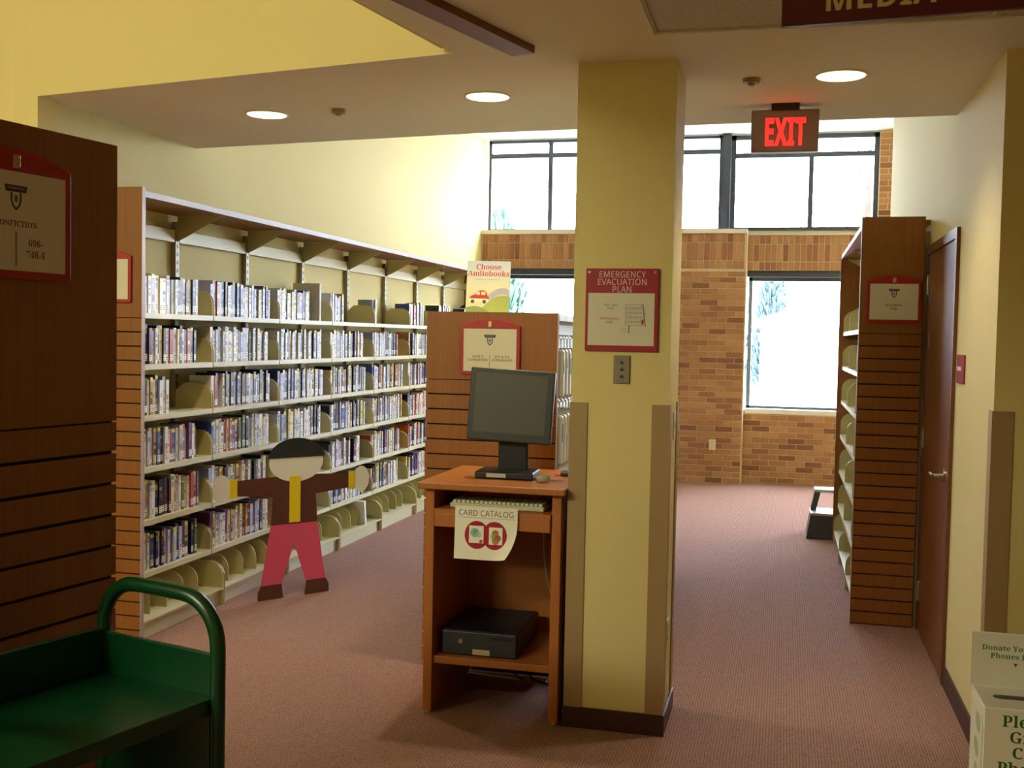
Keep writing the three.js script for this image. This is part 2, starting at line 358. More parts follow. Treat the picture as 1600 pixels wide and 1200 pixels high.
[[-2.296, 5.386, 'flat round detector on the ceiling between the left two downlights'], [-0.178, 5.045, 'flat round detector on the ceiling left of the exit sign']].forEach(([x, d, lab]) => {
  const t = absThing('ceiling_detector', lab, 'detector', [x, HC, d], 'ceiling detectors');
  const a = cyl(0.04, 0.036, 0.02); a.translate(x, HC - 0.01, -d); part(t, 'body', a, M.guard);
  const b = cyl(0.02, 0.014, 0.012); b.translate(x, HC - 0.025, -d); part(t, 'cap', b, M.guard);
});
{
  const t = absThing('exit_sign', 'red lit EXIT sign hanging from the low ceiling', 'sign', [-0.03, HC, 5.6]);
  part(t, 'mount', B(-0.096, 0.037, HC - 0.03, HC, 5.57, 5.66, 0.004), M.black);
  const body = part(t, 'housing', B(-0.192, 0.132, 2.625, HC - 0.028, 5.59, 5.65, 0.006), std('#8d8078', 0.5));
  const tex = canvas(512, 320, (g, w, h) => {
    g.fillStyle = '#000'; g.fillRect(0, 0, w, h); g.fillStyle = '#fff'; g.textAlign = 'center'; g.textBaseline = 'middle';
    g.save(); g.translate(w / 2, h / 2); g.scale(0.66, 1.28); g.font = 'bold 236px sans-serif'; g.lineWidth = 8; g.strokeStyle = '#fff'; g.fillText('EXIT', 0, 8); g.strokeText('EXIT', 0, 8); g.restore();
  });
  const face = new THREE.PlaneGeometry(0.312, 0.195); face.translate(-0.03, 2.727, -5.588);
  part(t, 'lettering', face, new THREE.MeshStandardMaterial({ color: '#8a7d76', roughness: 0.5, emissive: '#ff1420', emissiveMap: tex, emissiveIntensity: 1.3 }), 'glowing red EXIT letters');
  const l = new THREE.PointLight('#ff2020', 0.015, 0, 2); l.position.copy(V(-0.03, 2.70, 5.50)); l.castShadow = true; scene.add(l);
}
{ // hanging MEDIA sign
  const t = thing('hanging_sign', 'dark red hanging sign reading MEDIA under the tile ceiling', 'sign', [-0.027, 2.40, 2.585], 0);
  t.rotation.y = Math.atan2(2.527 - 2.585, 0.495);
  const W = 0.82, H = 0.24;
  const tex = canvas(1024, 300, (g, w, h) => {
    g.fillStyle = '#571022'; g.fillRect(0, 0, w, h); g.fillStyle = '#cfc08e'; g.font = 'bold 92px sans-serif'; g.textBaseline = 'alphabetic';
    g.fillText('MEDIA', 112, h - 33);
  });
  const pg = new THREE.BoxGeometry(W, H, 0.012); pg.translate(W / 2, H / 2, 0);
  part(t, 'panel', metreUV(pg), std('#571022', 0.5));
  const f = new THREE.PlaneGeometry(W, H); f.translate(W / 2, H / 2, 0.0068); part(t, 'print', f, std('#ffffff', 0.5, { map: tex }), 'pale MEDIA lettering');
  for (const x of [0.12, 0.7]) { const r = cyl(0.004, 0.004, 0.235, 8); r.translate(x, H + 0.1175, 0); part(t, 'hanger_rod', r, M.chrome); }
}

// ---------------------------------------------------------------- shelving
const BAY = 0.914;
const LEVELS = [1.785, 1.50, 1.215, 0.925, 0.63, 0.34];
function plateGeo(depth, height, r, th = 0.005) {                  // upright end plate with a rounded upper front corner, x from back to front
  const s = new THREE.Shape();
  s.moveTo(0, 0); s.lineTo(depth, 0); s.lineTo(depth, height - r); s.absarc(depth - r, height - r, r, 0, Math.PI / 2, false); s.lineTo(0.06, height); s.lineTo(0, height - 0.05); s.closePath();
  const g = new THREE.ExtrudeGeometry(s, { depth: th, bevelEnabled: false, curveSegments: 8 }); g.translate(0, 0, -th / 2);
  return metreUV(g);
}
function boards(panel, x0, x1, yTopB, th, front, axis) {           // slat boards with real gaps below yTopB; axis 'D': panel faces the aisle along D
  const p = 0.0762, gap = 0.009;
  for (let y = yTopB; y > 0.03; y -= p) {
    const y0 = Math.max(0.006, y - p + gap / 2), y1 = y - gap / 2;
    if (y1 - y0 < 0.02) break;
    const g = new THREE.BoxGeometry(x1 - x0, y1 - y0, th); g.translate((x0 + x1) / 2, (y0 + y1) / 2, front - th / 2);
    sub(panel, 'slat_board', metreUV(g), M.wood);
  }
}
// local frame: x from the wall outwards, z towards the room's near side along the run; origin at the wall, near end, floor
function shelving(name, label, base, turn, bays, opt) {
  const t = thing(name, label, 'shelving', base, turn);
  const L = bays * BAY, dir = opt.dir;                             // runs along local z * dir from 0
  const zk = (k) => dir * k * BAY, back = 0.035, lip = opt.lip ?? 0.285, deep = 0.372, px0 = opt.panel ?? 0, plH = opt.plate ?? 0.175;
  const bx = (x0, x1, y0, y1, z0, z1, r) => { const g = r ? new RoundedBoxGeometry(x1 - x0, y1 - y0, Math.abs(z1 - z0), 2, r) : new THREE.BoxGeometry(x1 - x0, y1 - y0, Math.abs(z1 - z0)); g.translate((x0 + x1) / 2, (y0 + y1) / 2, (z0 + z1) / 2); return metreUV(g); };
  for (let k = 0; k <= bays; k++) {
    const z = zk(k) + dir * (k === 0 ? 0.02 : k === bays ? -0.02 : 0);
    const u = part(t, 'upright', bx(0.005, 0.035, 0, 2.36, z - 0.02, z + 0.02), M.post);
    const slots = []; for (let y = 0.3; y < 2.3; y += 0.05) slots.push(bx(0.034, 0.0365, y, y + 0.022, z - 0.006, z + 0.006)); sub(u, 'slots', merged(slots), M.black).userData.kind = 'stuff';
    if (k > 0 && k < bays || true) { // canopy bracket
      const s = new THREE.Shape(); s.moveTo(0.035, 2.395); s.lineTo(0.33, 2.395); s.lineTo(0.30, 2.375); s.lineTo(0.10, 2.27); s.lineTo(0.035, 2.24); s.closePath();
      const g = new THREE.ExtrudeGeometry(s, { depth: 0.006, bevelEnabled: false }); g.translate(0, 0, z - 0.003); part(t, 'canopy_bracket', metreUV(g), M.steel);
    }
  }
  part(t, 'canopy', bx(0.004, 0.372, 2.40, 2.428, zk(0), zk(bays)), M.wood, 'wooden canopy top');
  part(t, 'canopy_edge', bx(0.372, 0.376, 2.398, 2.43, zk(0), zk(bays)), M.woodEdge, 'pale canopy edging');
  for (let k = 0; k < bays; k++) part(t, 'back_rail', bx(0.008, 0.034, 2.235, 2.31, zk(k) + dir * 0.03, zk(k + 1) - dir * 0.03), M.steel);
  const plate = plateGeo(lip - back - 0.002, plH, 0.085), low = plateGeo(deep - back, 0.265, 0.10), div = plateGeo(deep - back - 0.07, 0.17, 0.09, 0.004);
  for (let k = 0; k < bays; k++) {
    const a = zk(k) + dir * 0.006, b = zk(k + 1) - dir * 0.006;
    LEVELS.forEach((y, lv) => {
      const s = part(t, 'shelf', merged([bx(back, lip, y - 0.012, y, a, b), bx(lip - 0.012, lip, y - 0.03, y - 0.012, a, b)]), M.steelLip);
      for (const z of [a, b]) { const p = sub(s, 'end_plate', plate, M.steel); p.position.set(back, y - 0.02, z + (z === a ? dir : -dir) * 0.004); }
    });
    const s = part(t, 'base_shelf', merged([bx(back, deep - 0.03, 0.093, 0.105, a, b), bx(deep - 0.045, deep - 0.03, 0.0, 0.093, a, b), bx(deep - 0.045, deep, 0.097, 0.107, a, b)]), M.steelLip);
    for (const z of [a, b]) { const p = sub(s, 'end_plate', low, M.steel); p.position.set(back, 0.002, z + (z === a ? dir : -dir) * 0.004); }
    for (let j = 1; j <= 4; j++) { if (opt.noDividers) break; const p = sub(s, 'divider', div, M.steel); p.position.set(back, 0.105, a + (b - a) * (j / 5 + rr(-0.02, 0.02))); }
  }
  // wood end panels
  const nearP = part(t, 'end_panel', bx(px0, 0.39, 1.755, 2.445, -dir * 0.03, 0), M.wood, 'wooden end panel with horizontal grooves');
  sub(nearP, 'backing', bx(px0, 0.388, 0.0, 1.755, -dir * 0.016, 0), M.groove);
  for (let y = 1.755, p = 0.0762; y > 0.05; y -= p) { const g = bx(px0, 0.39, Math.max(0.005, y - p + 0.004), y - 0.004, -dir * 0.03, -dir * 0.014); sub(nearP, 'slat_board', g, M.wood); }
  sub(nearP, 'edge_strip', bx(0.39, 0.393, 0.0, 2.445, -dir * 0.03, 0), M.woodEdge, 'pale edge strip');
  part(t, 'far_end_panel', bx(0.0, 0.38, 0.0, 2.43, zk(bays), zk(bays) + dir * 0.025), M.wood);
  return t;
}
const D0 = 5.20;
shelving('wall_shelving', 'long cream steel shelving full of video cases on the left wall', [XL, 0, D0], 0, 8, { dir: -1 });
shelving('wall_shelving', 'short cream steel shelving with a dark wood end beside the door', [XR, 0, 6.90], Math.PI, 3, { dir: 1, lip: 0.345, plate: 0.2, panel: 0.036 });

// ---------------------------------------------------------------- video cases
const KINDS = [];                                                  // [name, body, band, mark]
{
  const pal = [['white', '#ecebe6'], ['white', '#e6e3da'], ['cream', '#e2d8b8'], ['pale grey', '#c9ccd2'], ['pale blue', '#a9b7d2'], ['pale lavender', '#bcb6d4'], ['navy', '#1f2450'], ['black', '#17161a'], ['dark brown', '#3c241c'], ['red', '#a83228'], ['orange', '#c8692c'], ['yellow', '#d6bd3a'], ['blue', '#3c56a0'], ['tan', '#b59468'], ['green', '#4a6a44'], ['purple', '#5c3a70']];
  for (let i = 0; i < 32; i++) KINDS.push(pal[[0, 1, 3, 4, 0, 5, 6, 7, 2, 1, 3, 8, 0, 9, 12, 13, 4, 0, 11, 5, 7, 10, 2, 15, 1, 3, 6, 0, 14, 2, 4, 13][i]]);
}
const spineTex = canvas(2048, 256, (g, w, h) => {
  KINDS.forEach(([, c], i) => {
    const x = i * 64; g.fillStyle = c; g.fillRect(x, 0, 64, h);
    const inks = ['#23285a', '#8a2a24', '#222222', '#d9c24a', '#6e7fae', '#efeee8', '#45618c', '#b06a3a'];
    let y = rr(4, 20);
    while (y < h * 0.7) { const bh = rr(8, 46); if (rnd() < 0.6) { g.fillStyle = inks[Math.floor(rnd() * inks.length)]; const m = rr(6, 18); g.globalAlpha = rr(0.35, 0.9); g.fillRect(x + m, y, 64 - 2 * m, bh); g.globalAlpha = 1; } y += bh + rr(4, 22); }
    g.fillStyle = '#efeee8'; g.fillRect(x + 4, h * 0.74, 56, h * 0.18);                          // call number label
    g.fillStyle = '#333'; for (let k = 0; k < 3; k++) g.fillRect(x + 12, h * 0.77 + k * 13, rr(20, 40), 5);
    if (rnd() < 0.3) { g.fillStyle = '#e2cf45'; g.fillRect(x + 3, 4, 58, 26); }
  });
});
const M_case = std('#ffffff', 0.35, { map: spineTex });
const caseGeos = KINDS.map((_, i) => {                             // unit case: x depth (spine at +x), y height, z thickness
  const g = new THREE.BoxGeometry(1, 1, 1); g.translate(-0.5, 0.5, 0); const uv = g.attributes.uv;
  for (let k = 0; k < uv.count; k++) { const face = Math.floor(k / 4); const u = face === 0 ? uv.getX(k) : 0.02 + 0.03 * uv.getX(k), v = face === 0 ? uv.getY(k) : 0.5 + 0.02 * uv.getY(k); uv.setXY(k, (i * 64 + 1.5 + u * 61) / 2048, v); }
  return g;
});
const ordinal = (n) => n + (n % 100 > 10 && n % 100 < 14 ? 'th' : ['th', 'st', 'nd', 'rd'][n % 10] ?? 'th');
const along = [0, 0, 0, 0, 0, 0];
const shelfWord = ['top', 'second', 'third', 'fourth', 'fifth', 'sixth'];
const fill = [ // share of each shelf that is filled, bay by bay
  [0.88, 0.84, 0.5, 0.9, 0.9, 0.88], [0.9, 0.92, 0.94, 0.94, 0.9, 0.94], [0.62, 0.88, 0.92, 0.9, 0.7, 0.8], [0.35, 0.85, 0.9, 0.85, 0.8, 0.85],
  [0.12, 0.7, 0.9, 0.9, 0.85, 0.8], [0.5, 0.7, 0.85, 0.9, 0.9, 0.85], [0.5, 0.8, 0.9, 0.9, 0.9, 0.9], [0.4, 0.6, 0.8, 0.8, 0.8, 0.8]];
let single = 0; const massGeos = [];
for (let bay = 0; bay < 8; bay++) LEVELS.forEach((y, lv) => {
  let d = D0 + bay * BAY + 0.016; const end = D0 + bay * BAY + 0.016 + (BAY - 0.04) * fill[bay][lv];
  let lean = 0;
  while (d < end) {
    const i = Math.floor(rnd() * KINDS.length), th = rr(0.022, 0.04), h = rr(0.186, 0.222), dep = rr(0.13, 0.15);
    if (d + th > end) break;
    if (rnd() < 0.03) { d += rr(0.02, 0.06); if (d + th > end) break; }
    const m = new THREE.Matrix4().compose(V(XL + 0.268 - rr(0, 0.018), y + 0.0005, d + th / 2), new THREE.Quaternion(), new THREE.Vector3(dep, h, th * 0.96));
    if (single < 300 && bay < 3) {
      single++; along[lv]++;
      const c = put(new THREE.Mesh(caseGeos[i], M_case)); c.name = numbered('video_case'); c.applyMatrix4(m);
      c.userData.label = `${KINDS[i][0]} video case, ${ordinal(along[lv])} from the wooden end panel on the ${shelfWord[lv]} shelf`;
      c.userData.category = 'video case'; c.userData.group = 'video cases on the left wall shelving';
      scene.add(c);
    } else { const g = caseGeos[i].clone(); g.applyMatrix4(m); massGeos.push(g); }
    d += th + 0.0012;
  }
});
{
  const m = put(new THREE.Mesh(mergeGeometries(massGeos), M_case)); m.name = 'video_case_rows'; m.userData.kind = 'stuff';
  m.userData.label = 'rows of video cases in the farther bays of the left shelving'; m.userData.category = 'video cases'; scene.add(m);
}
{ // big white binder face-on on the top shelf and a picture book on the base shelf
  const dB = D0 + 2 * BAY + 0.70;
  const t = absThing('large_case', 'tall white plastic case standing on the top shelf of the wall shelving', 'case', [XL + 0.2, LEVELS[0], dB]);
  part(t, 'cover', B(XL + 0.05, XL + 0.27, LEVELS[0] + 0.0005, LEVELS[0] + 0.285, dB, dB + 0.034, 0.004), M.white);
  part(t, 'label', B(XL + 0.09, XL + 0.15, LEVELS[0] + 0.08, LEVELS[0] + 0.13, dB - 0.001, dB), M.darkGrey, 'faint printed mark');
  const dC = D0 + 3 * BAY + 0.60;
  const b = thing('leaning_book', 'white book leaning out of the base shelf of the wall shelving', 'book', [XL + 0.25, 0.108, dC], 0);
  b.rotation.z = 0; b.rotation.x = 0.16;
  const g = new THREE.BoxGeometry(0.2, 0.2, 0.03); g.translate(0, 0.1, 0); part(b, 'cover', metreUV(g), M.white);
  const r = new THREE.BoxGeometry(0.03, 0.12, 0.002); r.translate(-0.06, 0.1, 0.016); part(b, 'print', metreUV(r), std('#a8482c', 0.6), 'red printed band');
  const e = absThing('shoulder_bag', 'dark rounded bag on the far end of the top shelf', 'bag', [XL + 0.18, LEVELS[0], 12.2]);
  const body = B(XL + 0.06, XL + 0.26, LEVELS[0] + 0.0005, LEVELS[0] + 0.27, 12.03, 12.40, 0.07); part(e, 'body', body, M.darkGrey);
  part(e, 'strap', tube([V(XL + 0.16, LEVELS[0] + 0.26, 12.08), V(XL + 0.18, LEVELS[0] + 0.3, 12.2), V(XL + 0.16, LEVELS[0] + 0.26, 12.33)], 0.01, 20, 6), M.black);
}
// white cases on the short shelving by the door
const rightShelves = ['top', 'second', 'third', 'fourth'];
for (let lv = 0; lv < 4; lv++) for (let k = 0; k < 3; k++) {
  const d = 6.93 + BAY * (0 + (k > 0 ? 1 : 0)) + 0.25 + k * 0.05, c = absThing('white_case', `white plastic case, ${ordinal(k + 1)} from the dark wood end on the ${rightShelves[lv]} shelf by the door`, 'case', [XR - 0.2, LEVELS[lv], d], 'white cases on the shelving by the door');
  part(c, 'cover', B(XR - 0.265, XR - 0.10, LEVELS[lv] + 0.0005, LEVELS[lv] + 0.2, d, d + 0.03, 0.003), M.white);
}

// ---------------------------------------------------------------- framed signs on end panels
function crest(g, x, y, s) { g.save(); g.translate(x, y); g.scale(s, s); g.fillStyle = '#4a3540'; g.beginPath(); g.moveTo(-60, -22); g.lineTo(60, -22); g.lineTo(54, 6); g.lineTo(-54, 6); g.closePath(); g.fill(); g.fillStyle = '#8d7f86'; g.fillRect(-44, -14, 88, 8); g.strokeStyle = '#3c3a44'; g.lineWidth = 9; g.beginPath(); g.moveTo(-24, 8); g.lineTo(-24, 40); g.quadraticCurveTo(-20, 66, 0, 78); g.quadraticCurveTo(20, 66, 24, 40); g.lineTo(24, 8); g.stroke(); g.fillStyle = '#6f6a74'; g.fillRect(-9, 20, 18, 28); g.restore(); }
function signTex(draw) { return canvas(704, 544, (g, w, h) => { g.fillStyle = '#ddd8c4'; g.fillRect(0, 0, w, h); crest(g, w / 2, 104, 1.3); draw(g, w, h); }); }
function words(g, txt, x, y, px, col = '#7a2f2c', font = 'serif', weight = 'bold') { g.fillStyle = col; g.textAlign = 'center'; g.textBaseline = 'alphabetic'; g.font = `${weight} ${px}px ${font}`; g.fillText(txt, x, y); }
function endSign(label, base, turn, tex) {                         // local: x across, y up from the sign's foot, z out of the panel
  const t = thing('sign_holder', label, 'sign', base, turn);
  const W = 0.152, H = 0.243, s = new THREE.Shape();
  s.moveTo(-W + 0.012, 0); s.lineTo(W - 0.012, 0); s.quadraticCurveTo(W, 0, W, 0.012); s.lineTo(W, H); s.quadraticCurveTo(0.08, H + 0.033, 0, H + 0.033); s.quadraticCurveTo(-0.08, H + 0.033, -W, H); s.lineTo(-W, 0.012); s.quadraticCurveTo(-W, 0, -W + 0.012, 0);
  const g = new THREE.ExtrudeGeometry(s, { depth: 0.008, bevelEnabled: true, bevelSize: 0.002, bevelThickness: 0.002, bevelSegments: 2 }); g.translate(0, 0, 0.003);
  part(t, 'frame', metreUV(g), M.red, 'red arched sign frame');
  const p = new THREE.PlaneGeometry(0.272, 0.212); p.translate(0, 0.122, 0.0136); part(t, 'print', p, std('#ffffff', 0.6, { map: tex }), 'printed cream card');
  const c = new RoundedBoxGeometry(0.018, 0.028, 0.006, 2, 0.002); c.translate(0, 0.25, 0.015); part(t, 'clip', c, M.brass, 'small brass clip');
  return t;
}
const DP = 5.29;                                                   // front of the low range's end panel
endSign('red framed sign for audiobooks above the monitor', [-1.425, 1.50, DP], 0, signTex((g, w, h) => {
  words(g, 'ADULT', 190, 370, 42); words(g, 'AUDIOBOOKS', 190, 412, 40); g.fillStyle = '#333'; g.fillRect(w / 2 - 3, 330, 6, 190);
  words(g, 'JUV & YA', 515, 370, 42); words(g, 'AUDIOBOOKS', 515, 412, 40);
}));
endSign('red framed sign reading JUVENILE VHS on the dark shelf end', [0.62, 1.82, 6.87], 0, signTex((g, w, h) => { words(g, 'JUVENILE', w / 2, 340, 50); words(g, 'VHS', w / 2, 396, 50); }));
endSign('red framed sign on the end of the video shelving', [-3.52, 1.835, 5.17], 0, signTex(() => {}));

// ---------------------------------------------------------------- tall dark slat panel at the left edge and its range
{
  const A = 10 * Math.PI / 180;                                    // local: x towards the room's depth along the panel, z towards the aisle
  const t = thing('range_end', 'tall dark wood end of a nonfiction book range with grooved boards', 'shelving', [-1.573, 0, 2.352], Math.PI / 2 - A);
  const bx = (x0, x1, y0, y1, z0, z1) => { const g = new THREE.BoxGeometry(x1 - x0, y1 - y0, z1 - z0); g.translate((x0 + x1) / 2, (y0 + y1) / 2, (z0 + z1) / 2); return metreUV(g); };
  const p = part(t, 'end_panel', bx(-0.64, 0, 1.467, 2.13, -0.022, 0), M.wood, 'plain upper part of the wooden end panel');
  sub(p, 'backing', bx(-0.638, -0.002, 0, 1.467, -0.022, -0.013), M.groove);
  for (let y = 1.467; y > 0.06; y -= 0.0762) sub(p, 'slat_board', bx(-0.64, 0, Math.max(0.005, y - 0.0722), y - 0.004, -0.012, 0), M.wood);
  for (const y of [0.1, 0.45, 0.8, 1.15, 1.5]) part(t, 'shelf', bx(-0.62, -0.02, y, y + 0.02, -1.2, -0.022), M.steel);
  part(t, 'centre_panel', bx(-0.33, -0.31, 0, 1.52, -1.2, -0.022), M.steel);
  part(t, 'far_end_panel', bx(-0.64, 0, 0, 1.56, -1.222, -1.2), M.wood);
  const s = endSign('red framed sign reading NONFICTION on the tall dark slat panel', [-1.573 - Math.sin(A) * 0.31, 1.80, 2.352 - Math.cos(A) * 0.31], Math.PI / 2 - A, signTex((g, w, h) => {
    words(g, 'NONFICTION', w / 2, 300, 44, '#5a2228'); g.fillStyle = '#2e2a34'; g.fillRect(w / 2 - 4, 330, 8, 190);
    words(g, '696-', 488, 404, 52, '#5a2228'); words(g, '748.4', 488, 468, 52, '#5a2228');
  }));
  for (const o of [s]) o.position.y = 1.795;
}
// ---------------------------------------------------------------- green book cart
{
  const A = 16 * Math.PI / 180;                                    // local: x across (to the right), z towards the camera along the cart
  const t = thing('book_cart', 'dark green steel book cart with arched tube handles', 'book cart', [-1.12, 0, 2.033], A * -1);
  const W = 0.345, L = 0.60, H = 1.135, R = 0.10, r = 0.0165, foot = 0.12;
  t.rotation.y = -A + 0.0; // width runs to the right and slightly towards the camera
  const x0 = -W, x1 = 0;
  const arch = (z) => { const pts = [new THREE.Vector3(x0, foot, z)]; for (let y = 0.3; y < H - R; y += 0.2) pts.push(new THREE.Vector3(x0, y, z)); for (let i = 0; i <= 8; i++) { const a = Math.PI - i / 8 * Math.PI / 2; pts.push(new THREE.Vector3(x0 + R + R * Math.cos(a), H - R + R * Math.sin(a), z)); } for (let i = 0; i <= 8; i++) { const a = Math.PI / 2 - i / 8 * Math.PI / 2; pts.push(new THREE.Vector3(x1 - R + R * Math.cos(a), H - R + R * Math.sin(a), z)); } for (let y = H - R - 0.1; y > foot + 0.05; y -= 0.2) pts.push(new THREE.Vector3(x1, y, z)); pts.push(new THREE.Vector3(x1, foot, z)); return tube(pts, r, 120, 12); };
  const lb = (a, b, c, d, e, f, q = 0.003) => { const g = new RoundedBoxGeometry(b - a, d - c, f - e, 2, q); g.translate((a + b) / 2, (c + d) / 2, (e + f) / 2); return metreUV(g); };
  const yS = 0.93;
  for (const z of [0, L]) { part(t, 'end_frame', arch(z), M.green, 'bent green tube handle'); part(t, 'end_plate', lb(x0, x1, 0.22, yS + 0.09, z - 0.006, z + 0.006), M.green); }
  part(t, 'top_shelf', lb(x0 + 0.005, x1 - 0.005, yS - 0.035, yS, 0.007, L - 0.007), M.green);
  part(t, 'back_panel', lb(x0 - 0.004, x0 + 0.012, yS, yS + 0.10, 0.007, L - 0.007), M.green);
  for (const y of [0.58, 0.24]) part(t, 'lower_shelf', lb(x0 + 0.005, x1 - 0.005, y - 0.03, y, 0.007, L - 0.007), M.green);
  for (const z of [0.02, L - 0.02]) for (const x of [x0, x1]) { const w = cyl(0.05, 0.05, 0.025, 24); w.rotateZ(Math.PI / 2); w.translate(x, 0.0505, z); const f = lb(x - 0.016, x + 0.016, 0.09, 0.14, z - 0.014, z + 0.014); const c = part(t, 'caster', w, M.black); sub(c, 'fork', f, M.chrome); }
}

// ---------------------------------------------------------------- low audiobook range behind the desk
{
  const t = absThing('audiobook_shelving', 'low double book range with a wooden end panel behind the desk', 'shelving', [-1.42, 0, 5.9]);
  const x0 = -1.76, x1 = -1.085, y1 = 1.812;
  const p = part(t, 'end_panel', B(x0, x1, 1.472, y1, DP, DP + 0.025), M.wood, 'plain upper part of the wooden end panel');
  const g1 = B(x0 + 0.003, x1 - 0.003, 0, 1.472, DP + 0.014, DP + 0.025); sub(p, 'backing', g1, M.groove);
  for (let y = 1.472; y > 0.06; y -= 0.0762) sub(p, 'slat_board', B(x0, x1, Math.max(0.005, y - 0.0722), y - 0.004, DP, DP + 0.013), M.wood);
  sub(p, 'edge_strip', B(x1, x1 + 0.004, 0, y1, DP, DP + 0.025), M.woodEdge, 'pale edge strip');
  part(t, 'top_shelf', B(x0 + 0.01, x1 - 0.005, 1.775, 1.805, DP + 0.026, 8.9), M.steelLip);
  part(t, 'centre_panel', B(-1.43, -1.41, 0, 1.775, DP + 0.026, 8.9), M.steel);
  for (const y of [0.1, 0.42, 0.72, 1.02]) part(t, 'shelf', B(x0 + 0.02, x1 - 0.02, y - 0.025, y, DP + 0.026, 8.9), M.steelLip);
  for (const y of [1.69, 1.36]) { const r = cyl(0.006, 0.006, 3.4, 8); r.rotateX(Math.PI / 2); r.translate(-1.14, y, -(DP + 1.75)); part(t, 'hanging_rod', r, M.chrome); }
  part(t, 'far_end_panel', B(x0, x1, 0, y1, 8.9, 8.925), M.wood);
  // hanging media bags on the aisle side
  const bagMat = std('#dfe2e6', 0.25), inks = [std('#3f6fa8', 0.5), std('#d8b43a', 0.5), std('#3a8f9a', 0.5)];
  for (const [lv, yTopB, hh] of [[0, 1.685, 0.30], [1, 1.355, 0.31]]) for (let k = 0; k < 8; k++) {
    const d = DP + 0.09 + k * 0.085, b = absThing('hanging_bag', `clear plastic media bag, ${ordinal(k + 1)} from the end panel on the audiobook shelving's ${lv ? 'lower' : 'upper'} rod`, 'bag', [-1.14, yTopB - hh, d], 'hanging media bags');
    const g = new RoundedBoxGeometry(0.17, hh - 0.05, 0.05, 2, 0.02); g.translate(-1.15, yTopB - hh / 2 - 0.025, -d); part(b, 'bag', metreUV(g), bagMat);
    part(b, 'hook', tube([V(-1.153, yTopB - 0.06, d), V(-1.153, yTopB, d), V(-1.148, yTopB + 0.016, d), V(-1.14, yTopB + 0.02, d), V(-1.13, yTopB + 0.014, d), V(-1.127, yTopB, d)], 0.003, 20, 6), M.white);
    part(b, 'print', B(-1.066, -1.0645, yTopB - hh * 0.62 + rr(0, 0.05), yTopB - hh * 0.4 + rr(0, 0.04), d - 0.014, d + 0.014), inks[k % 3], 'coloured label');
  }
}
{ // poster on top of the range
  const t = thing('standing_poster', 'Choose Audiobooks poster standing on the low range', 'poster', [-1.483, 1.8075, 5.42], 0);
  t.rotation.x = -0.05; t.rotation.z = -0.02;
  const tex = canvas(512, 600, (g, w, h) => {
    const sky = g.createLinearGradient(0, 0, 0, h); sky.addColorStop(0, '#c3cfe0'); sky.addColorStop(0.5, '#e9e4c4'); sky.addColorStop(1, '#d6d6a4'); g.fillStyle = sky; g.fillRect(0, 0, w, h);
    words(g, 'Choose', w / 2, 96, 84, '#c0232a'); words(g, 'Audiobooks', w / 2, 172, 82, '#c0232a');
    g.fillStyle = '#9aa6b4'; g.fillRect(110, 208, 290, 5);
    g.fillStyle = '#b7b3c6'; g.beginPath(); g.moveTo(230, 420); g.quadraticCurveTo(400, 250, 512, 330); g.lineTo(512, 400); g.quadraticCurveTo(400, 340, 300, 450); g.closePath(); g.fill();
    g.fillStyle = '#a8b45a'; g.beginPath(); g.moveTo(150, 600); g.quadraticCurveTo(330, 340, 512, 400); g.lineTo(512, 600); g.closePath(); g.fill();
    g.fillStyle = '#8c9a66'; g.beginPath(); g.moveTo(0, 540); g.quadraticCurveTo(170, 480, 300, 600); g.lineTo(0, 600); g.closePath(); g.fill();
    g.fillStyle = '#c8362c'; g.beginPath(); g.moveTo(40, 430); g.quadraticCurveTo(60, 390, 100, 390); g.quadraticCurveTo(140, 330, 210, 336); g.quadraticCurveTo(250, 350, 256, 400); g.quadraticCurveTo(280, 410, 270, 440); g.closePath(); g.fill();
    g.fillStyle = '#e7dcae'; g.fillRect(120, 354, 44, 36); g.fillRect(178, 352, 52, 38); g.fillStyle = '#f2ecd2'; g.fillRect(40, 432, 220, 34);
    g.fillStyle = '#4c4a4a'; for (const x of [80, 220]) { g.beginPath(); g.arc(x, 466, 22, 0, 7); g.fill(); }
  });
  const b = new THREE.BoxGeometry(0.228, 0.268, 0.006); b.translate(0, 0.134, 0); part(t, 'board', metreUV(b), M.paper);
  const f = new THREE.PlaneGeometry(0.228, 0.268); f.translate(0, 0.134, 0.0036); part(t, 'print', f, std('#ffffff', 0.5, { map: tex }), 'painted red car on a hill road');
  const s = new THREE.BoxGeometry(0.06, 0.16, 0.003); s.rotateX(0.4); s.translate(0, 0.077, -0.035); part(t, 'prop', metreUV(s), M.paper);
}

